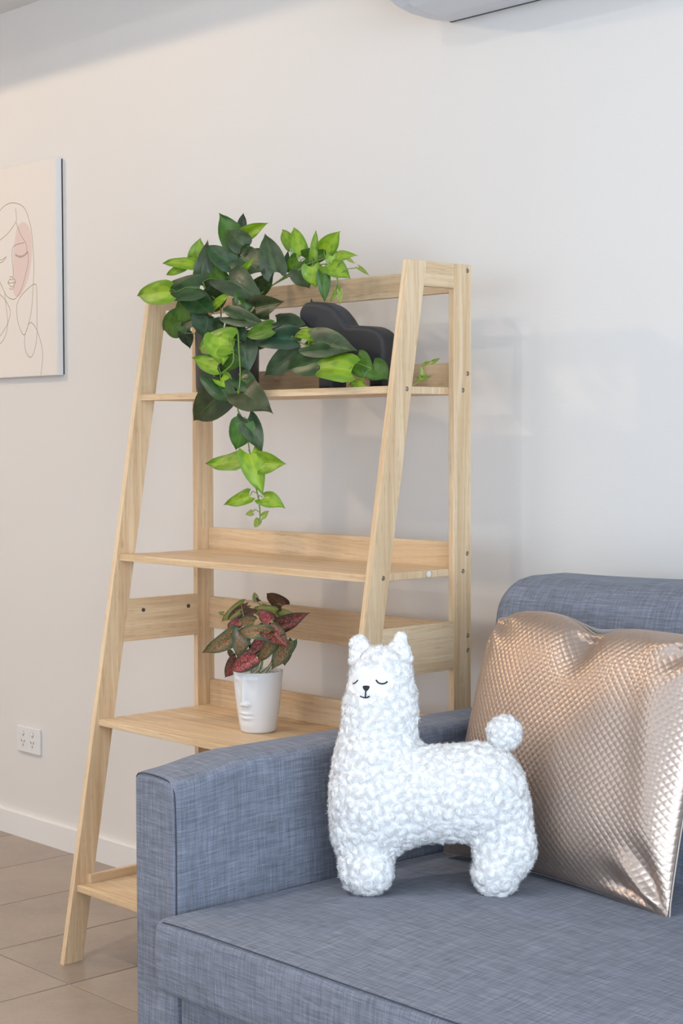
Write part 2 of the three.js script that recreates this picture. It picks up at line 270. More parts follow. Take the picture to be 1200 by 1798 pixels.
// ---------------------------------------------------------------- ladder shelf
const LW = 0.8, LH = 1.43, LT = 0.014, ZB = 0.1542, PW = 0.0472, LWD = 0.048, RT = 0.015, DT = 0.1674, DB = 0.4078;
const legZ = (y) => ZB + DT + (DB - DT) * (1 - y / LH);
const shelfY = [1.2, 0.858, 0.51, 0.1643];
{
  const t = thing('ladder_shelf', 'light oak leaning ladder shelf with four stepped tiers against the wall', 'shelf');
  const holesPost = [[0.1648, 1.4189], [0.164, 1.226], [0.1771, 1.1944], [0.1648, 0.8859], [0.1766, 0.853], [0.1631, 0.7297], [0.1631, 0.7015], [0.177, 0.503], [0.164, 0.537]];
  const holesLeg = [[0.3256, 1.1946], [0.3864, 0.8519], [0.447, 0.5035], [0.508, 0.158]];
  const rings = [];
  for (const x0 of [0, LW - LT]) {
    const out = x0 > 0, du = out ? 0.3 : 1.1;
    part('leg', boardUV(sidePlate([[legZ(0) - LWD, 0], [legZ(0), 0], [legZ(LH), LH], [legZ(LH) - LWD, LH]], x0, LT, out ? holesLeg.map(([z, y]) => [z, y, 0.0052]) : []), 'y', du, 0.1), woodMat, t);
    part('post', boardUV(sidePlate([[ZB, 0], [ZB + PW, 0], [ZB + PW, LH], [ZB, LH]], x0, LT, out ? holesPost.map(([z, y]) => [z, y, 0.0052]) : []), 'y', du + 0.43, 0.27), woodMat, t);
    part('top_rail', boardUV(sidePlate([[ZB + PW, 1.3843], [legZ(1.3843) - LWD, 1.3843], [legZ(LH) - LWD, LH], [ZB + PW, LH]], x0 + 0.0004, LT - 0.0008), 'z', du + 0.2, 0.33), woodMat, t);
    part('side_rail', boardUV(sidePlate([[ZB + PW, 0.6689], [legZ(0.6689) - LWD, 0.6689], [legZ(0.7595) - LWD, 0.7595], [ZB + PW, 0.7595]], x0 + 0.0004, LT - 0.0008), 'z', du + 0.61, 0.05), woodMat, t);
    part('low_rail', boardUV(roundedBoard(out ? LW - LT - 0.012 : LT, out ? LW - LT : LT + 0.012, shelfY[3], 0.1835, ZB + PW, 0.50), 'z', du, 0.4), woodMat, t);
    if (out) for (const [z, y] of [...holesPost, ...holesLeg]) {
      const f = part('bolt', new THREE.CylinderGeometry(0.0051, 0.0051, 0.002, 20).rotateZ(Math.PI / 2).translate(LW - 0.006, y, z), darkHole, t);
      part('bolt_head', new THREE.SphereGeometry(0.0038, 20, 10, 0, Math.PI * 2, 0, Math.PI / 2).scale(1, 0.5, 1).rotateZ(-Math.PI / 2).translate(LW - 0.0024, y, z + 0.0011), steel, f);
    } else for (const z of [0.3495, 0.227]) part('screw', new THREE.CylinderGeometry(0.0042, 0.0042, 0.0022, 18).rotateZ(Math.PI / 2).translate(LT + 0.0006, 0.7342, z), mat(0x4a4238, 0.6), t);
  }
  const ix0 = LT + 0.0003, ix1 = LW - LT - 0.0003;
  shelfY.forEach((y, i) => {
    part('shelf', boardUV(roundedBoard(ix0, ix1, y - 0.0138, y, i === 3 ? ZB + PW + 0.003 : ZB + RT, legZ(y) - 0.0068), 'x', i * 0.37, i * 0.11), woodMat, t);
    if (i < 3) part('backboard', boardUV(roundedBoard(ix0, ix1, y - 0.0138, [1.2482, 0.9065, 0.566][i], ZB, ZB + RT - 0.0003), 'x', i * 0.51 + 0.2, i * 0.07 + 0.21), woodMat, t);
  });
  part('back_rail', boardUV(roundedBoard(ix0, ix1, 1.3803, 1.4265, ZB, ZB + RT), 'x', 0.15, 0.31), woodMat, t);
  part('back_rail', boardUV(roundedBoard(ix0, ix1, 0.6815, 0.7513, ZB, ZB + RT), 'x', 0.85, 0.43), woodMat, t);
  part('cam_cap', new THREE.CylinderGeometry(0.0055, 0.0055, 0.001, 20).rotateZ(Math.PI / 2).translate(LW - LT + 0.0004, 0.8514, 0.2553), whitePlastic, t);
}

// ---------------------------------------------------------------- sofa
const SEAT = 0.415;
{
  const t = thing('sofa', 'blue-grey woven fabric sofa with a square padded arm', 'sofa');
  const ax0 = 0.893, ax1 = 1.0, az1 = 1.01, az0 = 0.16, ah = 0.615;
  const armShape = (x, y, z) => { const u = (y + 0.29) / 0.58; const crown = u > 0.9 ? 0.004 * Math.cos(clamp(x / 0.055, -1, 1) * Math.PI / 2) : 0; const drop = u > 0.5 ? -0.016 * smooth(z, 0.27, 0.425) * (u - 0.5) * 2 : 0; const side = 0.005 * Math.sin(clamp(u, 0, 1) * Math.PI) * Math.sin((z + 0.425) / 0.85 * Math.PI) * Math.sign(x); return [x + side, y + crown + drop, z]; };
  const arm = part('arm', softBox(ax1 - ax0, 0.58, az1 - az0, 0.014, 30, armShape).translate((ax0 + ax1) / 2, 0.325, (az0 + az1) / 2), fabricMat, t);
  const f = az1 - 0.0028;
part('seam', tube([V(ax0 + 0.004, 0.5915, f - 0.002), V(ax0 + 0.014, 0.5985, f), V(0.95, 0.6005, f), V(ax1 - 0.02, 0.5965, f), V(ax1 - 0.008, 0.588, f), V(ax1 - 0.0035, 0.565, f), V(ax1 - 0.002, 0.45, f - 0.0005), V(ax1 - 0.003, 0.395, f - 0.0005)], 0.0010, 90, 5), seamMat, arm);
  const arm2 = part('arm', softBox(0.12, 0.58, az1 - az0, 0.017, 12).translate(3.06, 0.325, (az0 + az1) / 2), fabricMat, t);
  // seat
  const sx0 = 1.006, sx1 = 3.0, sz0 = 0.34, sz1 = 1.055, sh = 0.108, cx = (sx0 + sx1) / 2;
  const seatPuff = (x, y, z) => { const fx = smooth(x + (sx1 - sx0) / 2, 0, 0.28), fz = smooth((sz1 - sz0) / 2 - z, 0, 0.2); const k = y > 0 ? 0.016 * fx * fz : 0; const w = 0.002 * (noise3(x * 7, z * 7, 2) - 0.5) * (y > 0 ? 1 : 0); return [x, y + k + w, z + (z > 0.3 ? 0.004 * Math.sin((y + 0.054) / 0.108 * Math.PI) : 0)]; };
  const seat = part('seat_cushion', softBox(sx1 - sx0, sh, sz1 - sz0, 0.013, 60, seatPuff).translate(cx, 0.405 - sh / 2, (sz0 + sz1) / 2), fabricMat, t);
  part('seam', tube([V(sx0 + 0.004, 0.398, sz1 - 0.006), V(sx0 + 0.010, 0.4015, sz1 - 0.003), V(sx0 + 0.03, 0.4035, sz1 - 0.003), V(1.6, 0.4045, sz1 - 0.003), V(2.9, 0.4045, sz1 - 0.003)], 0.0009, 90, 5), seamMat, seat);
  part('base', softBox(1.99, 0.205, 0.72, 0.008, 10).translate(2.016, 0.195, 0.66), fabricMat, t);
  for (const [x, z] of [[0.96, 0.95], [0.96, 0.22], [3.06, 0.95], [3.06, 0.22]]) part('foot', new THREE.CylinderGeometry(0.022, 0.016, 0.06, 20).translate(x, 0.03, z), mat(0x3a2a20, 0.5), t);
  // backrest: leaning pad with a rounded top
  const bw = 1.985, bh = 0.60, bd = 0.20;
  const backPuff = (x, y, z) => { const lean = -0.11 * (y + 0.3) / 0.6; const p = z > 0 ? 0.012 * Math.cos(clamp(x / 1.0, -1, 1) * Math.PI / 2) * Math.cos(clamp(y / 0.3, -1, 1) * Math.PI / 2) : 0; const e = 0.006 * (noise3(x * 5, y * 5, 8) - 0.5); const sag = y > 0.2 ? -0.012 * (1 - smooth(x + bw / 2, 0, 0.06)) + 0.003 * Math.sin(x * 9) : 0; return [x, y + sag, z + lean + p + e]; };
  part('backrest', softBox(bw, bh, bd, 0.055, 40, backPuff).translate(0.982 + bw / 2, 0.566, 0.315), fabricMat, t);
}

// ---------------------------------------------------------------- metallic cushion
{
  const t = thing('throw_cushion', 'rose gold woven metallic cushion leaning on the sofa back', 'cushion', [1.302, 0.418, 0.522]);
  t.rotation.order = 'YXZ'; t.rotation.y = -0.10; t.rotation.x = -0.27;
  const w = 0.247, h = 0.408, CELL = 0.0128, th = 0.062;
  const weave = (x, y) => { const a = (x + y) / CELL, b = (y - x) / CELL, ia = Math.floor(a), ib = Math.floor(b); let fa = a - ia, fb = b - ib; if ((ia + ib) & 1) [fa, fb] = [fb, fa]; return Math.sqrt(Math.max(0, Math.sin(Math.PI * fb))) * (0.4 + 0.6 * Math.sin(Math.PI * fa)); };
  function outline(u, v, back = 0) {                                       // u, v in -1..1 -> flat x, y of the cushion
    const ease = (q) => q;
    let x = u * w, y = (v * 0.5 + 0.5) * h;
    const ex = 1 - u * u, ey = 1 - v * v;
    x -= Math.sign(u) * 0.020 * ey * Math.abs(u) ** 3 * (u > 0 ? 0.4 : 0.2);
    x -= u < 0 ? -0.004 * (v * 0.5 + 0.5) * Math.abs(u) : 0.0;
    y += v < 0 ? 0.010 * ex * Math.abs(v) ** 4 : 0;
    if (v > 0) { y -= (0.017 - 0.010 * back) * v ** 4 * Math.exp(-(((u - 0.02) / 0.16) ** 2)); y += 0.010 * v ** 4 * Math.exp(-(((u + 0.5) / 0.33) ** 2)); }
    const c = u < 0 && v > 0 ? smooth(-u, 0.72, 1) * smooth(v, 0.72, 1) : 0; x += 0.014 * c; y -= 0.012 * c;                // tucked corner
    return [x, y];
  }
  function swell(u, v) {
    const e = Math.pow(Math.max(0, 1 - Math.abs(u) ** 2.6), 0.62) * Math.pow(Math.max(0, 1 - Math.abs(v) ** 2.6), 0.62);
    return th * e;
  }
  function folds(u, v) {
    let z = 0;
    const g = (x) => Math.exp(-x * x);
    z -= 0.026 * g((u - 0.02 - (1 - v) * 0.05) / 0.13) * smooth(v, 0.45, 1.0) * (1 - smooth(v, 0.97, 1.0));      // chop in the top edge
    const k = (1 - u) * 1.0 + (v + 1) * 0.9;                                                            // rays out of the lower right corner
    const ang = Math.atan2(v + 1.02, 1.02 - u), rad = Math.hypot(u - 1, v + 1);
    z += 0.009 * Math.sin(ang * 9 + 1.0) * smooth(rad, 0.03, 0.18) * (1 - smooth(rad, 0.3, 0.62));
    z += 0.004 * g((u - 0.8 + (v + 0.1) * 0.15) / 0.1) - 0.004 * g((u - 0.6 + (v + 0.1) * 0.1) / 0.16) * (1 - v * v);
    z += 0.007 * Math.sin(Math.atan2(1.02 - v, 1.02 - u) * 7) * (1 - smooth(Math.hypot(u - 1, v - 1), 0.2, 0.6)) * smooth(Math.hypot(u - 1, v - 1), 0.03, 0.15);
    z += 0.006 * Math.sin(Math.atan2(1.02 - v, 1.02 + u) * 8 + 0.5) * (1 - smooth(Math.hypot(u + 1, v - 1), 0.15, 0.5)) * smooth(Math.hypot(u + 1, v - 1), 0.03, 0.12);
    return z + 0.006 * (noise3(u * 2.2 + 9, v * 2.2, 4) - 0.5);
  }
  function panel(N, dir, relief) {
    const pos = [], uv = [], idx = [];
    for (let j = 0; j <= N; j++) for (let i = 0; i <= N; i++) {
      const u = (i / N) * 2 - 1, v = (j / N) * 2 - 1, [x, y] = outline(u, v, dir < 0 ? 1 : 0), edge = smooth(Math.min(1 - Math.abs(u), 1 - Math.abs(v)), 0, 0.12);
      let z = dir * (swell(u, v) * (dir > 0 ? 1 : 0.75) + (dir > 0 ? folds(u, v) * edge : 0));
      if (relief) z += 0.0006 * weave(u * w, v * h / 2) * smooth(Math.min(1 - Math.abs(u), 1 - Math.abs(v)), 0, 0.03);
      const cz = -0.006 * 0; pos.push(x, y, z + cz); uv.push(u * w, v * h / 2);
    }
    for (let j = 0; j < N; j++) for (let i = 0; i < N; i++) { const o = j * (N + 1) + i; if (dir > 0) idx.push(o, o + 1, o + N + 1, o + 1, o + N + 2, o + N + 1); else idx.push(o, o + N + 1, o + 1, o + 1, o + N + 1, o + N + 2); }
    const g = new THREE.BufferGeometry(); g.setAttribute('position', new THREE.Float32BufferAttribute(pos, 3)); g.setAttribute('uv', new THREE.Float32BufferAttribute(uv, 2)); g.setIndex(idx); g.computeVertexNormals(); return g;
  }
  const N = 512, M = CELL * 2;                                     // bump of the strands, one repeat of the plait
  const bump = dataTexture(256, 256, (u, v) => [255 * weave(u * M, v * M)], false, [1 / M, 1 / M]);
  const skin = mat(new THREE.Color().setRGB(0.47, 0.37, 0.31), 0.37, { metalness: 0.8, bumpMap: bump, bumpScale: 0.00035 });
  part('front_panel', panel(380, 1, true), skin, t);
  part('back_panel', panel(60, -1, false), mat(0xcfccca, 0.8), t, 'plain pale back of the cushion');
  const rim = []; for (let i = 0; i < 80; i++) { const a = i / 80 * 4, s = Math.floor(a), q = (a - s) * 2 - 1; const [u, v] = [[q, -1], [1, q], [-q, 1], [-1, -q]][s]; const [x, y] = outline(u, v); rim.push(V(x, y, -0.003)); }
  part('piping', tube(rim, 0.0016, 240, 6, true), mat(0xb7a79c, 0.5, { metalness: 0.5 }), t);
}

// ---------------------------------------------------------------- llama plush
{
  const up = 8 * Math.PI / 180;
  const t = thing('llama_plush', 'white curly fleece llama plush standing on the sofa seat, eyes closed', 'plush toy', [1.215, SEAT, 0.69]);
  t.rotation.order = 'YXZ'; t.rotation.y = Math.atan2(0.62, 0.785); t.rotation.x = -up;
  const F = 0.74, caps = [
    [[-0.0806, 0.3246, 0], [-0.0815, 0.2722, 0], 0.0485, 0.052], [[-0.0815, 0.2722, 0], [-0.0845, 0.1939, 0], 0.052, 0.062], [[-0.0845, 0.1939, 0], [-0.0816, 0.1249, 0], 0.062, 0.071],
    [[-0.0819, 0.1421, 0], [0.0706, 0.1553, 0], 0.070, 0.0735],
    [[-0.1029, 0.0811, 0], [-0.0985, 0.036, 0.012], 0.049, 0.035], [[-0.0985, 0.034, 0.01], [-0.088, 0.03, 0.03], 0.033, 0.029],
    [[0.1075, 0.1139, 0], [0.1125, 0.0715, 0.004], 0.044, 0.0405], [[0.1125, 0.0715, 0.004], [0.1, 0.035, 0.018], 0.0405, 0.035],
  ], ears = [[[-0.1105, 0.354, 0], [-0.1165, 0.3755, 0], 0.021, 0.0135], [[-0.0555, 0.358, 0], [-0.0512, 0.3865, 0], 0.0225, 0.008]], tail = [[[0.1085, 0.2435, -0.005], [0.1095, 0.2445, -0.005], 0.026, 0.026]];
  const capD = (x, y, z, [a, b, ra, rb]) => { const bx = b[0] - a[0], by = b[1] - a[1], bz = b[2] - a[2], k = clamp(((x - a[0]) * bx + (y - a[1]) * by + (z - a[2]) * bz) / (bx * bx + by * by + bz * bz), 0, 1); return Math.hypot(x - a[0] - bx * k, y - a[1] - by * k, z - a[2] - bz * k) - lerp(ra, rb, k); };
  const smin = (a, b, k) => { const h = Math.max(k - Math.abs(a - b), 0) / k; return Math.min(a, b) - h * h * k * 0.25; };
  const fieldOf = (list, k) => (x, y, z) => { let d = 1; for (const c of list) d = smin(d, capD(x, y, z / F, c), k); return d; };
  const bodyF = fieldOf(caps, 0.022), earF = fieldOf(ears, 0.004), tailF = fieldOf(tail, 0.004);
  function surface(field, centre, half, res) {
    const mc = new MarchingCubes(res, new THREE.MeshBasicMaterial(), false, false, 260000), s = mc.size;
    for (let k = 0; k < s; k++) for (let j = 0; j < s; j++) for (let i = 0; i < s; i++) mc.field[i + j * s + k * s * s] = -field(centre[0] + ((i - s / 2) / (s / 2)) * half, centre[1] + ((j - s / 2) / (s / 2)) * half, centre[2] + ((k - s / 2) / (s / 2)) * half);
    mc.isolation = 0; mc.update();
    const n = mc.count, P = new Float32Array(n * 3); for (let i = 0; i < n; i++) for (let a = 0; a < 3; a++) P[i * 3 + a] = mc.positionArray[i * 3 + a] * half + centre[a];
    let g = new THREE.BufferGeometry(); g.setAttribute('position', new THREE.BufferAttribute(P, 3)); g = mergeVertices(g, 1e-5);
    const p = g.attributes.position, N = new Float32Array(p.count * 3), e = 0.002;
    for (let i = 0; i < p.count; i++) { const x = p.getX(i), y = p.getY(i), z = p.getZ(i), v = V(field(x + e, y, z) - field(x - e, y, z), field(x, y + e, z) - field(x, y - e, z), field(x, y, z + e) - field(x, y, z - e)).normalize(); N.set([v.x, v.y, v.z], i * 3); }
    g.setAttribute('normal', new THREE.BufferAttribute(N, 3)); return g;
  }
  const fleeceMat = phys({ color: new THREE.Color().setRGB(0.86, 0.85, 0.84), roughness: 1, sheen: 0.3, sheenRoughness: 0.5 });
  const faceMask = (x, y, z) => (z < 0 ? 0 : 1 - smooth(Math.hypot((x + 0.094) / 0.037, (y - 0.318) / 0.024), 0.85, 1.1));
  function curls(g, spacing, amp) {                               // rosettes: seeds spread over the surface, each a spiral swirl
    const p = g.attributes.position, n = g.attributes.normal, seeds = [], cell = new Map(), key = (x, y, z) => Math.floor(x / spacing) + ',' + Math.floor(y / spacing) + ',' + Math.floor(z / spacing);
    const near = (x, y, z, f) => { const i = Math.floor(x / spacing), j = Math.floor(y / spacing), k = Math.floor(z / spacing); for (let a = -1; a <= 1; a++) for (let b = -1; b <= 1; b++) for (let c = -1; c <= 1; c++) for (const s of cell.get((i + a) + ',' + (j + b) + ',' + (k + c)) ?? []) f(s); };
    for (let tr = 0; tr < 12000; tr++) {
      const i = Math.floor(rnd() * p.count), x = p.getX(i), y = p.getY(i), z = p.getZ(i); let ok = true; near(x, y, z, (s) => { if (Math.hypot(s.x - x, s.y - y, s.z - z) < spacing * 0.78) ok = false; });
      if (!ok) continue; const s = { x, y, z, spin: rnd() < 0.5 ? -1 : 1, ph: rnd() * 6.28, n: V(n.getX(i), n.getY(i), n.getZ(i)), k: rr(0.7, 1.25) }; const kk = key(x, y, z); if (!cell.has(kk)) cell.set(kk, []); cell.get(kk).push(s); seeds.push(s);
    }
    const frame = (s) => { if (!s.tx) { s.tx = V(0.3, 1, 0.2).cross(s.n).normalize(); s.ty = s.n.clone().cross(s.tx); } return s; };
    const at = (x, y, z) => { let best = null, bd = 1, second = 1; near(x, y, z, (s) => { const d = Math.hypot(s.x - x, s.y - y, s.z - z); if (d < bd) { second = bd; bd = d; best = s; } else if (d < second) second = d; }); return [best, bd, second]; };
    const q = p.clone();
    for (let i = 0; i < p.count; i++) {
      const x = p.getX(i), y = p.getY(i), z = p.getZ(i), [s, d, d2] = at(x, y, z); if (!s) continue; frame(s);
      const dx = (x - s.x) * s.tx.x + (y - s.y) * s.tx.y + (z - s.z) * s.tx.z, dy = (x - s.x) * s.ty.x + (y - s.y) * s.ty.y + (z - s.z) * s.ty.z, th = Math.atan2(dy, dx);
      const dome = clamp((d2 - d) / spacing * 1.6, 0, 1), swirl = Math.sin(2 * th + s.spin * d / spacing * 9 + s.ph);
      const m = 1 - 0.93 * faceMask(x, y, z);
      const a = m * amp * s.k * (0.9 * Math.sqrt(dome) + 0.38 * swirl * smooth(d / spacing, 0.08, 0.3) + 0.25 * (noise3(x * 200, y * 200, z * 200) - 0.5));
      q.setXYZ(i, x + n.getX(i) * a, y + n.getY(i) * a, z + n.getZ(i) * a);
    }
    g.setAttribute('position', q); g.computeVertexNormals(); return { seeds, at, frame };
  }
  const blade = (() => { const g = new THREE.BufferGeometry(), P = [], I = []; for (let i = 0; i <= 3; i++) { const s = i / 3, wd = 0.5 * (1 - s * 0.8), y = s * (1 - 0.25 * s), z = 0.45 * s * s; P.push(-wd, y, z, wd, y, z); if (i < 3) { const o = i * 2; I.push(o, o + 1, o + 2, o + 1, o + 3, o + 2); } } g.setAttribute('position', new THREE.Float32BufferAttribute(P, 3)); g.setIndex(I); g.computeVertexNormals(); return g; })();
  const strandMat = phys({ color: new THREE.Color().setRGB(0.90, 0.885, 0.875), roughness: 1, side: THREE.DoubleSide });
  function strands(g, c, count, len, wid, name, parent) {
    const p = g.attributes.position, n = g.attributes.normal, idx = g.index, list = [], m = new THREE.Matrix4(), A = [];
    const tri = idx.count / 3, area = new Float32Array(tri); let sum = 0; const a = V(), b = V(), d = V();
    for (let i = 0; i < tri; i++) { a.fromBufferAttribute(p, idx.getX(i * 3)); b.fromBufferAttribute(p, idx.getX(i * 3 + 1)); d.fromBufferAttribute(p, idx.getX(i * 3 + 2)); sum += b.clone().sub(a).cross(d.clone().sub(a)).length(); area[i] = sum; }
    const mesh = new THREE.InstancedMesh(blade, strandMat, count); mesh.name = name; mesh.userData.kind = 'stuff'; let k = 0;
    for (let q = 0; q < count * 1.6 && k < count; q++) {
      const r = rnd() * sum; let lo = 0, hi = tri - 1; while (lo < hi) { const mid = (lo + hi) >> 1; if (area[mid] < r) lo = mid + 1; else hi = mid; }
      const i = lo, w1 = rnd(), w2 = rnd() * (1 - w1), w0 = 1 - w1 - w2, P = V(), N = V();
      for (const [w, o] of [[w0, 0], [w1, 1], [w2, 2]]) { const v = idx.getX(i * 3 + o); P.addScaledVector(a.fromBufferAttribute(p, v), w); N.addScaledVector(b.fromBufferAttribute(n, v), w); }
      N.normalize(); const mask = faceMask(P.x, P.y, P.z); if (mask > 0.05 && rnd() < mask * 1.2) continue;
      const [s] = c.at(P.x, P.y, P.z); let T = V(rr(-1, 1), rr(-1, 1), rr(-1, 1));
      if (s) { c.frame(s); const R = V(P.x - s.x, P.y - s.y, P.z - s.z); T = R.clone().cross(s.n).normalize().multiplyScalar(s.spin).addScaledVector(T, 0.35).addScaledVector(R.normalize(), -0.35); }
      const Y = N.clone().multiplyScalar(0.7).addScaledVector(T, 0.75).normalize(), X = Y.clone().cross(N).normalize(), Z = X.clone().cross(Y).negate();
      const L = len * rr(0.6, 1.25), W = wid * rr(0.6, 1.3);
      m.makeBasis(X.multiplyScalar(W), Y.multiplyScalar(L), Z.negate().multiplyScalar(-L)); m.setPosition(P.addScaledVector(N, -0.0008)); mesh.setColorAt(k, new THREE.Color().setScalar(rr(0.76, 1.0))); mesh.setMatrixAt(k++, m);
    }
    mesh.count = k; parent.add(mesh); mesh.castShadow = mesh.receiveShadow = true; return mesh;
  }
  const gb = surface(bodyF, [0, 0.19, 0], 0.235, 150), cb = curls(gb, 0.02, 0.0030);
  const body = part('body', gb, fleeceMat, t); strands(gb, cb, 90000, 0.0095, 0.0008, 'fleece', t);
  const earG = ears.map((e) => surface(fieldOf([e], 0.001), [e[0][0], e[0][1] + 0.01, 0], 0.05, 64));
  earG.forEach((g) => { const c = curls(g, 0.014, 0.002); part('ear', g, fleeceMat, t); strands(g, c, 5000, 0.006, 0.0007, numbered('ear_fleece'), t); });
  const gt = surface(tailF, [0.109, 0.244, -0.005], 0.05, 64), ct = curls(gt, 0.014, 0.002);
  part('tail', gt, fleeceMat, t, 'round pompom tail'); strands(gt, ct, 7000, 0.0075, 0.0008, numbered('tail_fleece'), t);
  // embroidered face lying on the smooth patch
  const front = (x, y) => { let z = 0.08; for (let i = 0; i < 60; i++) { const d = bodyF(x, y, z); z -= Math.max(d * F, 0.00005); if (d < 0.0002) break; } return z; };
  const patchS = new THREE.CircleGeometry(1, 48); const pp = patchS.attributes.position; { const ring = new THREE.RingGeometry(0.001, 1, 48, 10), rp = ring.attributes.position; for (let i = 0; i < rp.count; i++) { const a = rp.getX(i), b = rp.getY(i), x = -0.092 + a * 0.0365, y = 0.316 + b * 0.0235; rp.setXYZ(i, x, y, front(x, y) + 0.0019 - 0.004 * Math.pow(Math.hypot(a, b), 6)); } ring.computeVertexNormals(); part('face_patch', ring, phys({ color: new THREE.Color().setRGB(0.78, 0.77, 0.76), roughness: 0.95, sheen: 0.3, side: THREE.DoubleSide }), t, 'smooth short-pile face patch'); }
  const thread = mat(0x23252c, 0.8), stitch = (pts, r, n = 20) => tube(pts.map(([x, y]) => V(x, y, front(x, y) + 0.0024)), r, n, 8);
  part('closed_eye', stitch([[-0.1212, 0.3148], [-0.1175, 0.3162], [-0.1125, 0.3205]], 0.0009), thread, t);
  part('closed_eye', stitch([[-0.0835, 0.3212], [-0.0805, 0.3175], [-0.0752, 0.3157], [-0.0698, 0.3165], [-0.0662, 0.3192]], 0.0012), thread, t);
  part('mouth', mergeGeometries([stitch([[-0.099, 0.305], [-0.0992, 0.2945]], 0.0011), stitch([[-0.1078, 0.2962], [-0.1035, 0.2945], [-0.099, 0.2942], [-0.0955, 0.2948], [-0.0925, 0.2965]], 0.0011)]), thread, t);
  const ns = new THREE.Shape(); ns.moveTo(0, -0.0044); ns.bezierCurveTo(-0.003, -0.003, -0.0052, 0.0008, -0.0046, 0.0026); ns.bezierCurveTo(-0.003, 0.0036, 0.003, 0.0036, 0.0046, 0.0026); ns.bezierCurveTo(0.0052, 0.0008, 0.003, -0.003, 0, -0.0044);
  part('nose', new THREE.ExtrudeGeometry(ns, { depth: 0.0012, bevelEnabled: true, bevelThickness: 0.0008, bevelSize: 0.0006, bevelSegments: 3 }).translate(-0.0985, 0.3085, front(-0.0985, 0.3085) + 0.0016), thread, t);
}

// ---------------------------------------------------------------- cat figurine
{
  const pts = [[0.481, 1.3715], [0.503, 1.3725], [0.534, 1.368], [0.562, 1.357], [0.585, 1.338], [0.601, 1.322], [0.639, 1.319], [0.67, 1.315], [0.695, 1.303], [0.706, 1.286], [0.707, 1.243], [0.707, 1.2], [0.664, 1.2], [0.663, 1.234], [0.657, 1.245], [0.637, 1.257], [0.594, 1.262], [0.573, 1.248], [0.561, 1.226], [0.56, 1.2], [0.52, 1.2], [0.519, 1.238], [0.509, 1.283], [0.49, 1.32], [0.47, 1.334], [0.464, 1.348], [0.469, 1.362]];
  const ox = 0.6, t = thing('cat_figurine', 'matte charcoal cat figurine arching its back beside the trailing plant', 'figurine', [ox, 1.2, 0.272]);
  const curveOf = (a, b, ten) => new THREE.CatmullRomCurve3(a.slice(...b).map(([x, y]) => V(x, y, 0)), false, 'centripetal').getPoints(40);
  const poly = [...curveOf(pts, [0, 11]), V(0.707, 1.2, 0), V(0.664, 1.2, 0), ...curveOf(pts, [13, 19]), V(0.56, 1.2, 0), V(0.52, 1.2, 0), ...curveOf([...pts, pts[0]], [21, 28])];
  const b = 0.010, s = new THREE.Shape(poly.map((p) => new THREE.Vector2(p.x - ox, p.y - 1.2)));
  const g = new THREE.ExtrudeGeometry(s, { depth: 0.026, bevelEnabled: true, bevelThickness: b, bevelSize: b, bevelOffset: -b, bevelSegments: 6 }); g.translate(0, 0, -0.013);
  const blk = mat(0x2f3034, 0.55);
  part('body', g, blk, t);
  part('ear', new THREE.ConeGeometry(0.013, 0.034, 24).scale(1, 1, 0.8).rotateZ(0.2).translate(0.481 - ox, 0.1655, 0), blk, t);
}

// ---------------------------------------------------------------- leaves
const camPos = camera.position.clone();
const leafShapes = (() => {                                        // heart-shaped blade from its notch (0, 0) to its tip (0, 1), one unit wide
  const S = [0, 0.06, 0.14, 0.24, 0.34, 0.46, 0.58, 0.7, 0.8, 0.88, 0.95, 1], Wd = [0.62, 0.86, 0.98, 1, 0.98, 0.91, 0.79, 0.6, 0.4, 0.2, 0.065, 0.004];
  const make = (fold, curl, wave, lobe = 0.2) => {
    const nx = 8, P = [], uv = [], I = [];
    for (let j = 0; j < S.length; j++) for (let i = 0; i <= nx; i++) {
      const a = (i / nx) * 2 - 1, s = S[j], x = 0.5 * a * Wd[j], y = s - lobe * Math.pow(Math.abs(a), 1.6) * Math.pow(1 - s, 2.4);
      const vein = 0.008 * Math.cos((s * 1.0 + Math.abs(a) * -0.35) * 42) * Math.abs(a) * (1 - s);
      const z = fold * Math.abs(x) * 1.0 - fold * 0.6 * x * x * 2 - curl * (s - 0.35) * (s - 0.35) + wave * Math.sin(s * 7 + a * 1.5) * Math.abs(a) * 0.05 + vein;
      P.push(x, y, z); uv.push(a * 0.5 + 0.5, s);
    }
    for (let j = 0; j < S.length - 1; j++) for (let i = 0; i < nx; i++) { const o = j * (nx + 1) + i; I.push(o, o + 1, o + nx + 1, o + 1, o + nx + 2, o + nx + 1); }
    const g = new THREE.BufferGeometry(); g.setAttribute('position', new THREE.Float32BufferAttribute(P, 3)); g.setAttribute('uv', new THREE.Float32BufferAttribute(uv, 2)); g.setIndex(I); g.computeVertexNormals(); return g;
  };
  return [make(0.35, 0.25, 0.6), make(0.15, 0.5, 1.0), make(0.55, 0.1, 0.4), make(0.28, -0.25, 1.0), make(0.4, 0.6, 0.8)];
})();
function veinField(u, v) { const a = Math.abs(u * 2 - 1), mid = 1 - smooth(a, 0.0, 0.05 + 0.02 * (1 - v)); const side = Math.max(0, 1 - Math.abs(((v * 6.5 - a * 2.1) % 1 + 1) % 1 - 0.5) * 16) * (1 - smooth(a, 0.5, 0.95)) * 0.45; return Math.max(mid, side); }
const leafTex = dataTexture(256, 256, (u, v) => { const n = noise3(u * 7, v * 7, 31) - 0.5, k = veinField(u, v), b = 185 + 60 * n; return [b + 75 * k, b + 80 * k, b + 60 * k]; });
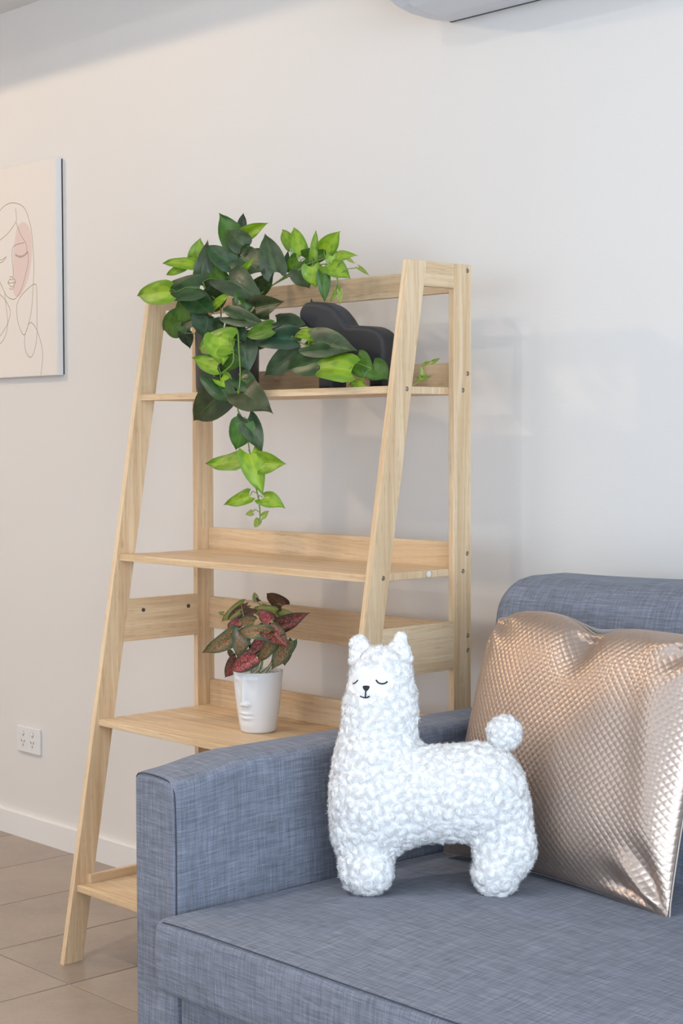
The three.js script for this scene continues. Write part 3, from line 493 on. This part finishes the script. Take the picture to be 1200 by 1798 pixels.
const twoTone = dataTexture(256, 256, (u, v) => { const a = Math.abs(u * 2 - 1), n = noise3(u * 6, v * 6, 35), k = veinField(u, v), e = smooth(a * 0.7 + v * 0.25 + n * 0.5, 0.45, 0.95); return [222 - 62 * e + 25 * k, 225 - 40 * e + 20 * k, 170 - 80 * e + 20 * k]; });
const leafBump = dataTexture(256, 256, (u, v) => [150 - 110 * veinField(u, v) + 40 * noise3(u * 20, v * 20, 33)], false);
const LM = (hex, map, rough = 0.42) => mat(hex, rough, { map, bumpMap: leafBump, bumpScale: 0.001, side: THREE.DoubleSide });
const leafMats = { d: [LM(0x3a6330, leafTex, 0.36), LM(0x406636, leafTex, 0.36), LM(0x4c6230, leafTex)], g: [LM(0x56704c, leafTex), LM(0x4c6745, leafTex)], t: [LM(0x2f6150, leafTex), LM(0x2c5a40, leafTex)], o: [LM(0x46552c, leafTex), LM(0x3e4e2a, leafTex)], m: [LM(0x638a36, twoTone), LM(0x567f38, twoTone)], l: [LM(0xa6c444, twoTone), LM(0x9aba40, twoTone)], y: [LM(0xc2d868, leafTex), LM(0xbcd460, leafTex)] };
const stemMat = mat(0x6f8a3c, 0.6);
function leaf(parent, B, T, width, m, shape, tilt = V(0, 0, 0), name = 'leaf') {
  const Y = T.clone().sub(B), L = Y.length(); Y.normalize();
  let N = camPos.clone().sub(B).normalize().add(V(0, 0.16, 0)).add(tilt); const X = Y.clone().cross(N).normalize(); N = X.clone().cross(Y).normalize();
  const o = part(name, shape, m, parent); o.matrixAutoUpdate = true;
  o.quaternion.setFromRotationMatrix(new THREE.Matrix4().makeBasis(X, Y, N)); o.scale.set(width, L, L * 0.8); o.position.copy(B).sub(parent.position); return o;
}
function foliage(parent, rows, conv, zoomed, pick, stems, opts = {}) {    // rows: base x, y, tip x, y, width, kind, distance of base and tip from the wall
  const bases = [];
  rows.forEach(([bx, by, tx, ty, wd, kind, z0, dz = 0], i) => {
    const p = conv(bx, by), q = conv(tx, ty), B = onZ(p[0], p[1], z0), Tp = onZ(q[0], q[1], z0 + dz);
    const wm = (wd / zoomed) * B.distanceTo(camPos) / FOCAL * 1.27, list = pick(kind), tilt = V(rr(-0.22, 0.22), rr(-0.15, 0.25), rr(-0.2, 0.2));
    leaf(parent, B, Tp, wm, list[i % list.length], leafShapes[(i * 3 + (wd | 0)) % 5], tilt, wd / zoomed < 14 ? 'leaflet' : 'leaf'); bases.push(B);
  });
  return bases;
}
function stemsOf(parent, list, bases, r, m, reach = 0.07, name = 'stem') {
  const local = (v) => v.clone().sub(parent.position), samples = [], geos = list.map(() => []);
  list.forEach((pts, k) => { const c = new THREE.CatmullRomCurve3(pts); geos[k].push(new THREE.TubeGeometry(new THREE.CatmullRomCurve3(pts.map(local)), 40, r, 6)); for (let i = 0; i <= 40; i++) samples.push([c.getPoint(i / 40), k]); });
  for (const B of bases) { let best = null, bd = reach; for (const s of samples) { const d = s[0].distanceTo(B) + Math.max(0, s[0].y - B.y) * 0.3; if (d < bd && d > 0.004) { bd = d; best = s; } } if (best) { const mid = best[0].clone().lerp(B, 0.5).add(V(0, 0.006, 0.003)); geos[best[1]].push(new THREE.TubeGeometry(new THREE.CatmullRomCurve3([local(best[0]), local(mid), local(B)]), 8, r * 0.6, 5)); } }
  geos.forEach((g) => part(name, mergeGeometries(g), m, parent));
}

// ---------------------------------------------------------------- trailing vine in a charcoal pot
{
  const px = 0.2, pz = 0.262, t = thing('trailing_vine', 'trailing heart-leaved vine in a charcoal pot on the top tier', 'potted plant', [px, 1.2, pz]);
  const R = 0.0665, prof = [[0.0, 0], [R - 0.009, 0], [R - 0.004, 0.004], [R, 0.012], [R + 0.001, 0.12], [R + 0.001, 0.128], [R - 0.001, 0.13], [R - 0.006, 0.13], [R - 0.006, 0.112], [0, 0.11]];
  part('pot', new THREE.LatheGeometry(prof.map(([a, b]) => new THREE.Vector2(a, b)), 64), mat(0x34302f, 0.5), t, 'charcoal cylinder pot');
  const soil = new THREE.CircleGeometry(R - 0.0065, 40).rotateX(-Math.PI / 2).translate(0, 0.116, 0); part('soil', soil, mat(0x2a211b, 1), t);
  const A = (X, Y) => [220 + X / 2.4, 360 + Y / 2.4], H = (X, Y) => [300 + X / 4.615, 660 + Y / 4.615];
  const top = [
    [185, 365, 38, 383, 80, 'l', 0.405, 0.01], [310, 350, 120, 372, 92, 'd', 0.37, 0.03], [290, 252, 150, 240, 44, 'l', 0.31, 0.02], [245, 262, 165, 298, 30, 'l', 0.31, 0.02], [300, 238, 315, 138, 62, 'l', 0.28, 0], [322, 338, 347, 145, 66, 'd', 0.3, 0], [440, 245, 333, 168, 72, 'd', 0.29, 0.03],
    [480, 178, 399, 40, 92, 'm', 0.265, 0.01], [495, 170, 430, 100, 80, 'd', 0.27, 0.02], [488, 108, 497, 33, 36, 'o', 0.24, 0], [500, 132, 602, 75, 52, 'l', 0.25, 0], [462, 245, 394, 168, 62, 'd', 0.25, 0], [500, 205, 508, 150, 42, 'm', 0.24, 0], [592, 222, 518, 182, 50, 'm', 0.23, 0],
    [632, 282, 588, 118, 90, 'd', 0.275, 0.01], [672, 265, 688, 192, 24, 'd', 0.25, 0], [490, 225, 600, 300, 100, 'g', 0.27, 0.03], [485, 288, 540, 228, 28, 'l', 0.3, 0], [405, 322, 344, 232, 64, 'm', 0.27, 0.02], [425, 305, 563, 390, 112, 'g', 0.31, 0.03], [560, 352, 622, 292, 64, 'd', 0.27, 0],
    [240, 488, 145, 535, 96, 'm', 0.30, 0.01], [280, 412, 210, 492, 84, 'm', 0.34, 0.01], [342, 455, 215, 508, 70, 'd', 0.33, 0.02], [282, 392, 378, 468, 86, 'd', 0.36, 0], [360, 405, 432, 335, 84, 'd', 0.31, 0], [375, 430, 452, 362, 32, 'l', 0.34, 0], [500, 378, 512, 468, 68, 'm', 0.33, 0], [545, 432, 668, 408, 78, 'o', 0.33, 0], [545, 450, 610, 490, 60, 'd', 0.32, 0],
    [446, 425, 518, 482, 64, 'd', 0.345, 0.01], [350, 478, 330, 568, 110, 'g', 0.34, 0.02], [450, 468, 602, 512, 66, 'g', 0.345, 0.01], [640, 498, 778, 526, 84, 'g', 0.3, 0.01], [618, 520, 505, 555, 60, 'm', 0.36, 0.01], [702, 560, 500, 562, 84, 't', 0.35, 0.01], [790, 550, 668, 535, 46, 'l', 0.335, 0], [775, 562, 866, 530, 52, 'l', 0.32, 0],
    [798, 585, 977, 612, 108, 'g', 0.345, 0.01], [738, 605, 578, 722, 88, 'g', 0.335, 0.015], [852, 640, 678, 692, 102, 'd', 0.35, 0.01], [945, 692, 760, 680, 106, 'l', 0.362, 0.005], [975, 650, 1042, 742, 82, 'm', 0.335, 0], [1040, 680, 1110, 745, 84, 'm', 0.325, 0], [1000, 752, 932, 760, 34, 'l', 0.345, 0],
    [440, 578, 282, 590, 104, 'l', 0.37, 0.01], [395, 556, 412, 674, 104, 'l', 0.375, 0.01], [392, 682, 290, 648, 62, 'l', 0.385, 0.005], [402, 722, 440, 772, 60, 'l', 0.385, 0], [455, 500, 505, 572, 64, 'd', 0.35, 0], [490, 582, 520, 692, 104, 'g', 0.345, 0.01], [472, 640, 408, 702, 54, 'm', 0.365, 0], [360, 520, 440, 560, 60, 'd', 0.34, 0], [250, 540, 275, 600, 50, 'o', 0.31, 0], [560, 590, 600, 600, 40, 'd', 0.31, 0],
    [700, 170, 655, 95, 46, 'l', 0.24, 0], [742, 206, 707, 82, 56, 'l', 0.245, 0], [793, 222, 805, 103, 30, 'l', 0.25, 0], [842, 190, 904, 112, 66, 'l', 0.245, 0], [755, 225, 892, 196, 58, 'm', 0.24, 0], [885, 218, 970, 207, 36, 'l', 0.255, 0], [865, 250, 942, 302, 68, 'l', 0.265, 0], [785, 262, 802, 352, 72, 'l', 0.27, 0], [835, 290, 842, 410, 46, 'm', 0.27, 0], [728, 232, 672, 282, 56, 'm', 0.255, 0], [735, 275, 778, 356, 78, 'd', 0.25, 0], [870, 215, 868, 275, 40, 'l', 0.26, 0],
    [985, 265, 1030, 298, 16, 'y', 0.25, 0], [895, 350, 862, 412, 18, 'y', 0.27, 0], [905, 360, 905, 425, 18, 'y', 0.27, 0], [940, 225, 965, 245, 14, 'y', 0.255, 0],
  ];
  const hang = [
    [420, 130, 168, 372, 240, 'o', 0.382, 0.01], [345, 20, 535, 275, 170, 'd', 0.39, 0.005], [560, 115, 787, 268, 215, 'o', 0.385, 0.01], [560, 15, 712, 142, 140, 'd', 0.375, 0], [520, 60, 600, 130, 90, 'd', 0.37, 0],
    [590, 385, 525, 605, 165, 'm', 0.39, 0.005], [618, 355, 742, 634, 140, 'g', 0.378, 0], [562, 690, 312, 727, 142, 'l', 0.38, 0], [640, 628, 733, 952, 165, 'l', 0.39, 0.003], [715, 705, 932, 714, 150, 'l', 0.38, 0], [645, 968, 453, 1044, 98, 'l', 0.382, 0], [745, 985, 912, 1050, 118, 'l', 0.384, 0],
    [665, 1105, 612, 1125, 42, 'y', 0.384, 0], [745, 1140, 805, 1095, 44, 'y', 0.384, 0], [715, 1165, 680, 1230, 50, 'y', 0.384, 0],
  ];
  const far = [[736, 666, 762, 660, 8, 'y', 0.22, 0], [741, 664, 742, 640, 7, 'y', 0.22, 0], [760, 636, 774, 629, 6, 'y', 0.215, 0], [745, 640, 757, 634, 6, 'y', 0.22, 0], [740, 662, 732, 670, 6, 'y', 0.22, 0]];
  const pick = (k) => leafMats[k];
  const b1 = foliage(t, top, A, 2.4, pick), b2 = foliage(t, hang, H, 4.615, pick), b3 = foliage(t, far, (x, y) => [x, y], 1, pick);
  const Z = (c, X, Y, z) => { const p = c(X, Y); return onZ(p[0], p[1], z); };
  const root = V(px, 1.31, pz), runs = [
    [root, Z(A, 470, 430, 0.28), Z(A, 470, 300, 0.27), Z(A, 472, 170, 0.262)], [root.clone().add(V(-0.02, 0, 0.01)), Z(A, 400, 430, 0.31), Z(A, 335, 345, 0.31), Z(A, 318, 250, 0.29)], [root.clone().add(V(0.02, 0, 0)), Z(A, 545, 400, 0.27), Z(A, 640, 325, 0.255), Z(A, 740, 262, 0.25), Z(A, 870, 215, 0.25)],
    [root.clone().add(V(0.02, 0, -0.01)), Z(A, 560, 388, 0.26), Z(A, 690, 300, 0.25), Z(A, 800, 255, 0.255), Z(A, 875, 260, 0.262), Z(A, 905, 360, 0.27)], [root.clone().add(V(0.02, 0, 0.02)), Z(A, 590, 500, 0.33), Z(A, 700, 560, 0.34), Z(A, 850, 630, 0.345), Z(A, 960, 660, 0.34), Z(A, 1040, 690, 0.33)],
    [root.clone().add(V(0, 0, 0.03)), Z(A, 470, 520, 0.36), Z(A, 480, 620, 0.378), Z(A, 485, 720, 0.388), Z(H, 545, 280, 0.384), Z(H, 590, 360, 0.384), Z(H, 640, 610, 0.384), Z(H, 690, 900, 0.383), Z(H, 712, 1000, 0.383), Z(H, 725, 1140, 0.383), Z(H, 715, 1200, 0.383)], [root.clone().add(V(-0.03, 0, 0.02)), Z(A, 330, 480, 0.33), Z(A, 250, 430, 0.36), Z(A, 215, 370, 0.385)],
    [root.clone().add(V(0, 0, 0.035)), Z(A, 440, 560, 0.368), Z(A, 455, 660, 0.38), Z(A, 400, 715, 0.384)],
  ];
  stemsOf(t, runs, [...b1, ...b2], 0.0015, stemMat);
  stemsOf(t, [[onZ(690, 678, 0.27).setY(1.203), onZ(728, 672, 0.22).setY(1.206), onZ(741, 664, 0.22), onZ(742, 645, 0.22), onZ(762, 636, 0.215)]], b3, 0.0008, mat(0xb9cf6a, 0.6), 0.03);
}

// ---------------------------------------------------------------- speckled plant in a face pot
{
  const px = 0.3633, pz = 0.318, py = 0.51, t = thing('face_pot_plant', 'red and green speckled plant in a white ceramic face pot', 'potted plant', [px, py, pz]);
  const Hh = 0.125, faceDir = Math.atan2(camPos.x - px, camPos.z - pz) - 0.63, nA = 160, nY = 110, P = [], I = [];
  const rad = (v) => 0.0352 + 0.0155 * Math.pow(v, 0.8) + 0.001 * Math.sin(v * Math.PI);
  const relief = (a, y) => {                                         // a: metres round from the nose line, y: 0..1
    let d = 0; const g = (x) => Math.exp(-x * x);
    const nv = clamp((y - 0.46) / 0.5, 0, 1), nw = lerp(0.0085, 0.003, nv);
    d += 0.0085 * lerp(1, 0.15, nv) * g(a / nw) * smooth(y, 0.445, 0.475) * (1 - smooth(y, 0.9, 0.99));
    d += 0.004 * g((Math.abs(a) - 0.007) / 0.004) * g((y - 0.48) / 0.035);
    d += 0.0042 * g(a / 0.0125) * g((y - 0.335) / 0.028) + 0.0045 * g(a / 0.011) * g((y - 0.262) / 0.03) - 0.0022 * g(a / 0.012) * g((y - 0.30) / 0.012);
    d += 0.002 * g(a / 0.02) * g((y - 0.14) / 0.07) - 0.0018 * g((Math.abs(a) - 0.017) / 0.009) * g((y - 0.75) / 0.09) + 0.0018 * g((Math.abs(a) - 0.018) / 0.013) * g((y - 0.89) / 0.035);
    return d;
  };
  const tau = Math.PI * 2;
  for (let j = 0; j <= nY; j++) for (let i = 0; i <= nA; i++) { const v = j / nY, th = i / nA * tau; let r = rad(v); const a = (((th - faceDir + Math.PI) % tau + tau) % tau - Math.PI) * r; r += relief(a, v) * smooth(v, 0.02, 0.06) * (1 - smooth(v, 0.93, 0.97)); if (v < 0.04) r -= 0.004 * Math.pow(1 - v / 0.04, 2); P.push(Math.sin(th) * r, v * Hh, Math.cos(th) * r); }
  for (let j = 0; j < nY; j++) for (let i = 0; i < nA; i++) { const o = j * (nA + 1) + i; I.push(o, o + 1, o + nA + 1, o + 1, o + nA + 2, o + nA + 1); }
  const g = new THREE.BufferGeometry(); g.setAttribute('position', new THREE.Float32BufferAttribute(P, 3)); g.setIndex(I); weldNormals(g);
  const rt = rad(1), inner = new THREE.LatheGeometry([[0, 0.004], [0.03, 0.004], [rt - 0.004, Hh - 0.02], [rt - 0.004, Hh - 0.002], [rt - 0.0025, Hh], [rt, Hh - 0.0005], [rt + 0.0002, Hh - 0.002]].map(([a, b]) => new THREE.Vector2(a, b)), 80); inner.deleteAttribute('uv');
  const base = new THREE.CircleGeometry(0.0312, 40).rotateX(Math.PI / 2); base.deleteAttribute('uv');
  part('pot', mergeGeometries([g, mergeVertices(inner), base].map((q) => q.toNonIndexed())), phys({ color: new THREE.Color().setRGB(0.80, 0.815, 0.84), roughness: 0.22, clearcoat: 0.4, clearcoatRoughness: 0.15 }), t, 'white ceramic pot with a moulded sleeping face');
  const pebGeo = [0, 1, 2].map((k) => { const q = new THREE.IcosahedronGeometry(0.0042, 1), p = q.attributes.position; for (let i = 0; i < p.count; i++) { const s = 0.75 + 0.5 * noise3(p.getX(i) * 300 + k * 9, p.getY(i) * 300, p.getZ(i) * 300); p.setXYZ(i, p.getX(i) * s, p.getY(i) * s * 0.75, p.getZ(i) * s); } return q; });
  const pebs = []; for (let i = 0; i < 170; i++) { const a = rnd() * tau, r = Math.sqrt(rnd()) * (rt - 0.008); pebs.push(pebGeo[i % 3].clone().rotateY(rnd() * 6).translate(Math.sin(a) * r, Hh - 0.008 + rr(-0.003, 0.003), Math.cos(a) * r)); }
  const pm = part('pebbles', mergeGeometries(pebs), mat(new THREE.Color().setRGB(0.66, 0.70, 0.66), 0.45), t); pm.userData.kind = 'stuff';
  const speck = (edge, mid, spot, amount, zz) => dataTexture(256, 256, (u, v) => {
    const a = Math.abs(u * 2 - 1), k = veinField(u, v), n = noise3(u * 34, v * 34, zz) * 0.6 + noise3(u * 80, v * 80, zz + 1) * 0.4, m = smooth(a + 0.25 * (noise3(u * 6, v * 6, zz + 2) - 0.5) + Math.max(0, v - 0.8), 0.55, 0.95);
    const s = smooth(n + amount * (1 - a * 0.7), 0.62, 0.74) * (1 - m * 0.7); let c = mid.map((q, i) => lerp(q, edge[i], m)); c = c.map((q, i) => lerp(q, spot[i], s)); return c.map((q, i) => lerp(q, [120, 120, 70][i], k * 0.35));
  });
  const SM = (tx) => mat(0xffffff, 0.42, { map: tx, bumpMap: leafBump, bumpScale: 0.0008, side: THREE.DoubleSide });
  const kinds = { g: [SM(speck([46, 74, 48], [76, 92, 54], [176, 100, 80], 0.15, 41))], r: [SM(speck([46, 52, 38], [72, 50, 42], [190, 84, 88], 0.10, 51))], p: [SM(speck([48, 52, 42], [86, 50, 46], [205, 92, 100], 0.18, 61))], d: [SM(speck([52, 48, 36], [74, 54, 42], [128, 78, 66], 0.1, 71))], y: [SM(speck([96, 112, 58], [134, 142, 72], [170, 140, 88], 0.05, 81))] };
  const C = (X, Y) => [340 + X / 3.75, 1000 + Y / 3.75];
  const rows = [
    [290, 430, 78, 548, 108, 'g', 0.345, 0.015], [285, 448, 200, 508, 62, 'd', 0.32, 0], [322, 418, 292, 588, 100, 'g', 0.355, 0.01], [300, 350, 205, 388, 60, 'p', 0.33, 0], [488, 418, 258, 398, 84, 'g', 0.365, 0.01], [325, 238, 165, 352, 66, 'y', 0.31, 0.01], [262, 325, 358, 216, 62, 'r', 0.31, 0], [330, 300, 430, 270, 62, 'd', 0.315, 0],
    [530, 285, 358, 258, 70, 'y', 0.32, 0], [585, 238, 478, 148, 88, 'd', 0.305, 0], [508, 338, 428, 270, 78, 'p', 0.335, 0], [412, 206, 400, 146, 34, 'y', 0.3, 0], [410, 196, 442, 206, 18, 'd', 0.3, 0], [548, 305, 655, 290, 70, 'y', 0.31, 0], [572, 372, 755, 288, 88, 'r', 0.33, 0], [505, 408, 622, 512, 112, 'r', 0.355, 0.01],
    [628, 470, 522, 655, 100, 'g', 0.345, 0.01], [600, 480, 600, 640, 90, 'g', 0.325, 0], [520, 488, 418, 618, 66, 'g', 0.365, 0], [480, 462, 365, 545, 80, 'p', 0.35, 0.01], [288, 590, 205, 718, 80, 'r', 0.345, 0.01], [412, 575, 238, 668, 104, 'p', 0.37, 0.008], [250, 560, 225, 515, 30, 'g', 0.33, 0], [440, 400, 520, 350, 58, 'd', 0.33, 0], [560, 400, 640, 350, 54, 'r', 0.32, 0], [395, 500, 445, 585, 56, 'd', 0.335, 0], [340, 500, 275, 470, 60, 'd', 0.325, 0], [500, 300, 450, 215, 60, 'y', 0.3, 0], [200, 290, 165, 285, 24, 'y', 0.31, 0], [400, 350, 300, 330, 70, 'g', 0.33, 0],
  ];
  const bs = foliage(t, rows, C, 3.75, (k) => kinds[k]);
  const Z = (X, Y, z) => { const p = C(X, Y); return onZ(p[0], p[1], z); };
  const foot = (dx, dz) => V(px + dx, py + Hh - 0.01, pz + dz);
  stemsOf(t, [[foot(0.01, 0.01), Z(515, 600, 0.335), Z(525, 420, 0.325), Z(545, 250, 0.31)], [foot(-0.01, 0.01), Z(385, 560, 0.335), Z(360, 430, 0.335), Z(320, 260, 0.315)], [foot(0, 0.0), Z(460, 560, 0.33), Z(470, 420, 0.335), Z(480, 290, 0.325), Z(410, 205, 0.302)], [foot(-0.005, 0.02), Z(430, 620, 0.34), Z(380, 580, 0.35), Z(300, 580, 0.35)], [foot(0.018, 0), Z(520, 620, 0.33), Z(570, 540, 0.335), Z(600, 440, 0.335)], [foot(0.002, 0.015), Z(450, 640, 0.34), Z(460, 560, 0.35), Z(500, 450, 0.355)]], bs, 0.0012, mat(0x8c9a5a, 0.6), 0.06);
}

renderer.render(scene, camera);
